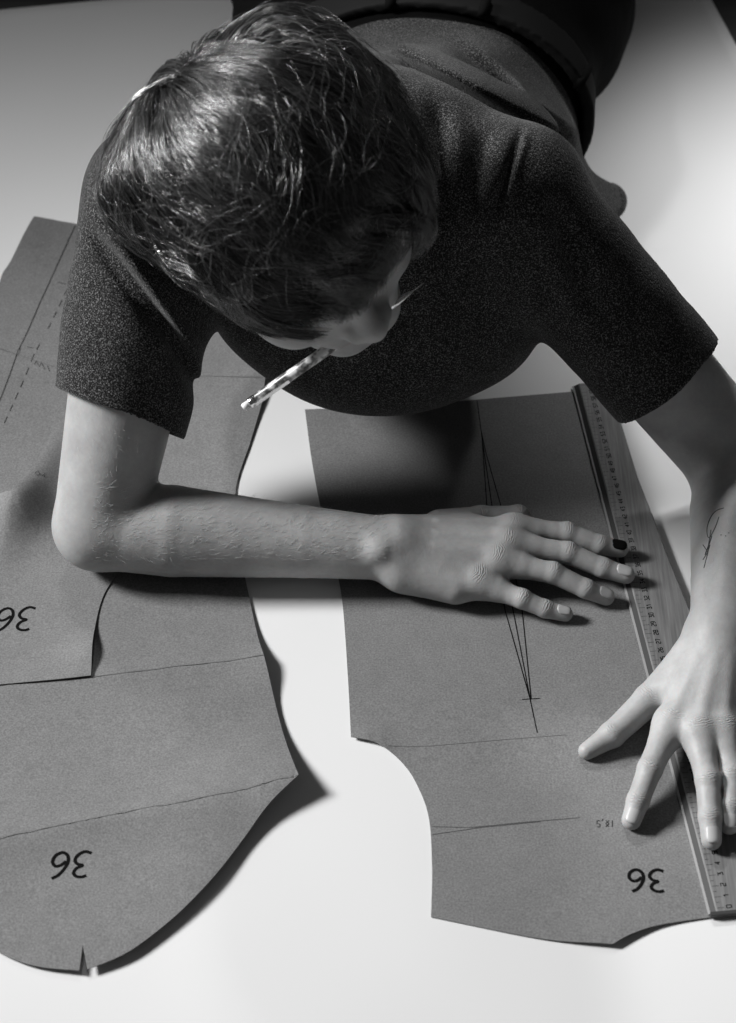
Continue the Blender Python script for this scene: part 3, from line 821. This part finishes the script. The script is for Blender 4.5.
# ------------------------------------------------------------------ pencil between the teeth
mouth = H(.094, -.072)
pv = ray(243, 408); # eraser end towards lower left, tip towards upper right; lies along the mouth
def on_ray(px, py, c, n_):
    d = ray(px, py); t = ((c-CAM)@n_)/(d@n_); return CAM+d*t
pn = nrm(CAM-mouth)
e0 = on_ray(243, 408, mouth, pn); e1 = on_ray(424, 283, mouth, pn)
ax = nrm(e1-e0); PLn = np.linalg.norm(e1-e0)
qz = Vector((0, 0, 1)).rotation_difference(Vector(ax)).to_matrix().to_4x4()
pencil = bpy.data.objects.new('mechanical_pencil', None); C.objects.link(pencil); pencil.location = e0
tag(pencil, 'patterned mechanical pencil with white eraser end, clamped between the lips', 'pencil')
def lathe(name, prof2, m, seg=20):
    V, Fc = [], []
    for s, r in prof2:
        for i in range(seg):
            a = 2*math.pi*i/seg; v = qz @ Vector((r*math.cos(a), r*math.sin(a), s)); V.append(v)
    for j in range(len(prof2)-1):
        for i in range(seg): a = j*seg+i; b = j*seg+(i+1) % seg; Fc.append([a, b, b+seg, a+seg])
    Fc += [list(range(seg))[::-1], [len(V)-seg+i for i in range(seg)]]
    return mk(name, V, Fc, m, pencil)
lathe('eraser', [(0, .0026), (.001, .0032), (.006, .0033)], M['eraser'])
lathe('ferrule', [(.006, .0040), (.0065, .0043), (.012, .0043), (.0125, .0040)], M['chrome'])
lathe('barrel', [(.0125, .0041), (.013, .0044), (PLn-.035, .0044), (PLn-.033, .0040)], M['pen'])
lathe('metal_tip', [(PLn-.033, .0036), (PLn-.026, .0032), (PLn-.012, .0012), (PLn-.011, .0006), (PLn, .0004)], M['chrome'])
bm = bmesh.new(); sidev = nrm(np.cross(ax, pn)); cb = lambda s, r, w: Vector(ax*s+nrm(pn+.8*sidev)*r+nrm(np.cross(ax, pn+.8*sidev))*w)
cv = [bm.verts.new(cb(s, r, w)) for s in (.010, .042) for (r, w) in ((.0048, -.0014), (.0057, -.0014), (.0057, .0014), (.0048, .0014))]
for f in ((0, 1, 2, 3), (7, 6, 5, 4), (0, 4, 5, 1), (1, 5, 6, 2), (2, 6, 7, 3), (3, 7, 4, 0)): bm.faces.new([cv[i] for i in f])
from_bm('pocket_clip', bm, M['chrome'], pencil)

# ------------------------------------------------------------------ light: one tall window to the left, two added lamps, dim room
def area(name, loc, target, size, energy, sy=None):
    l = bpy.data.lights.new(name, 'AREA'); l.energy = energy; l.size = size; l.shape = 'RECTANGLE'; l.size_y = sy or size
    o = bpy.data.objects.new(name, l); C.objects.link(o); o.location = loc
    o.rotation_euler = (Vector(target)-Vector(loc)).to_track_quat('-Z', 'Y').to_euler(); return o
wl = area('window_light', (-3.1, .25, 2.2), (.15, -.34, 0), .85, 12.8, .85); wl.data.spread = math.radians(38)
l2 = area('added_right_floor_light', (1.25, 1.6, 1.5), (.52, .44, 0), .16, .95, .16); l2.data.spread = math.radians(21)  # added lamp without a seen source, brightens the floor at the right
l3 = area('added_shoulder_light', (-.6, 2.0, 2.4), (.13, .17, .3), .25, .9, .25); l3.data.spread = math.radians(24)  # added narrow lamp, unseen, lifts the shoulders, upper back and hair
w = bpy.data.worlds.new('world'); bpy.context.scene.world = w; w.use_nodes = True
w.node_tree.nodes['Background'].inputs[0].default_value = (1, 1, 1, 1); w.node_tree.nodes['Background'].inputs[1].default_value = .05
vs_ = bpy.context.scene.view_settings
vs_.view_transform = 'Standard'; vs_.look = 'None'; vs_.gamma = 1; vs_.use_curve_mapping = False; vs_.exposure = 0
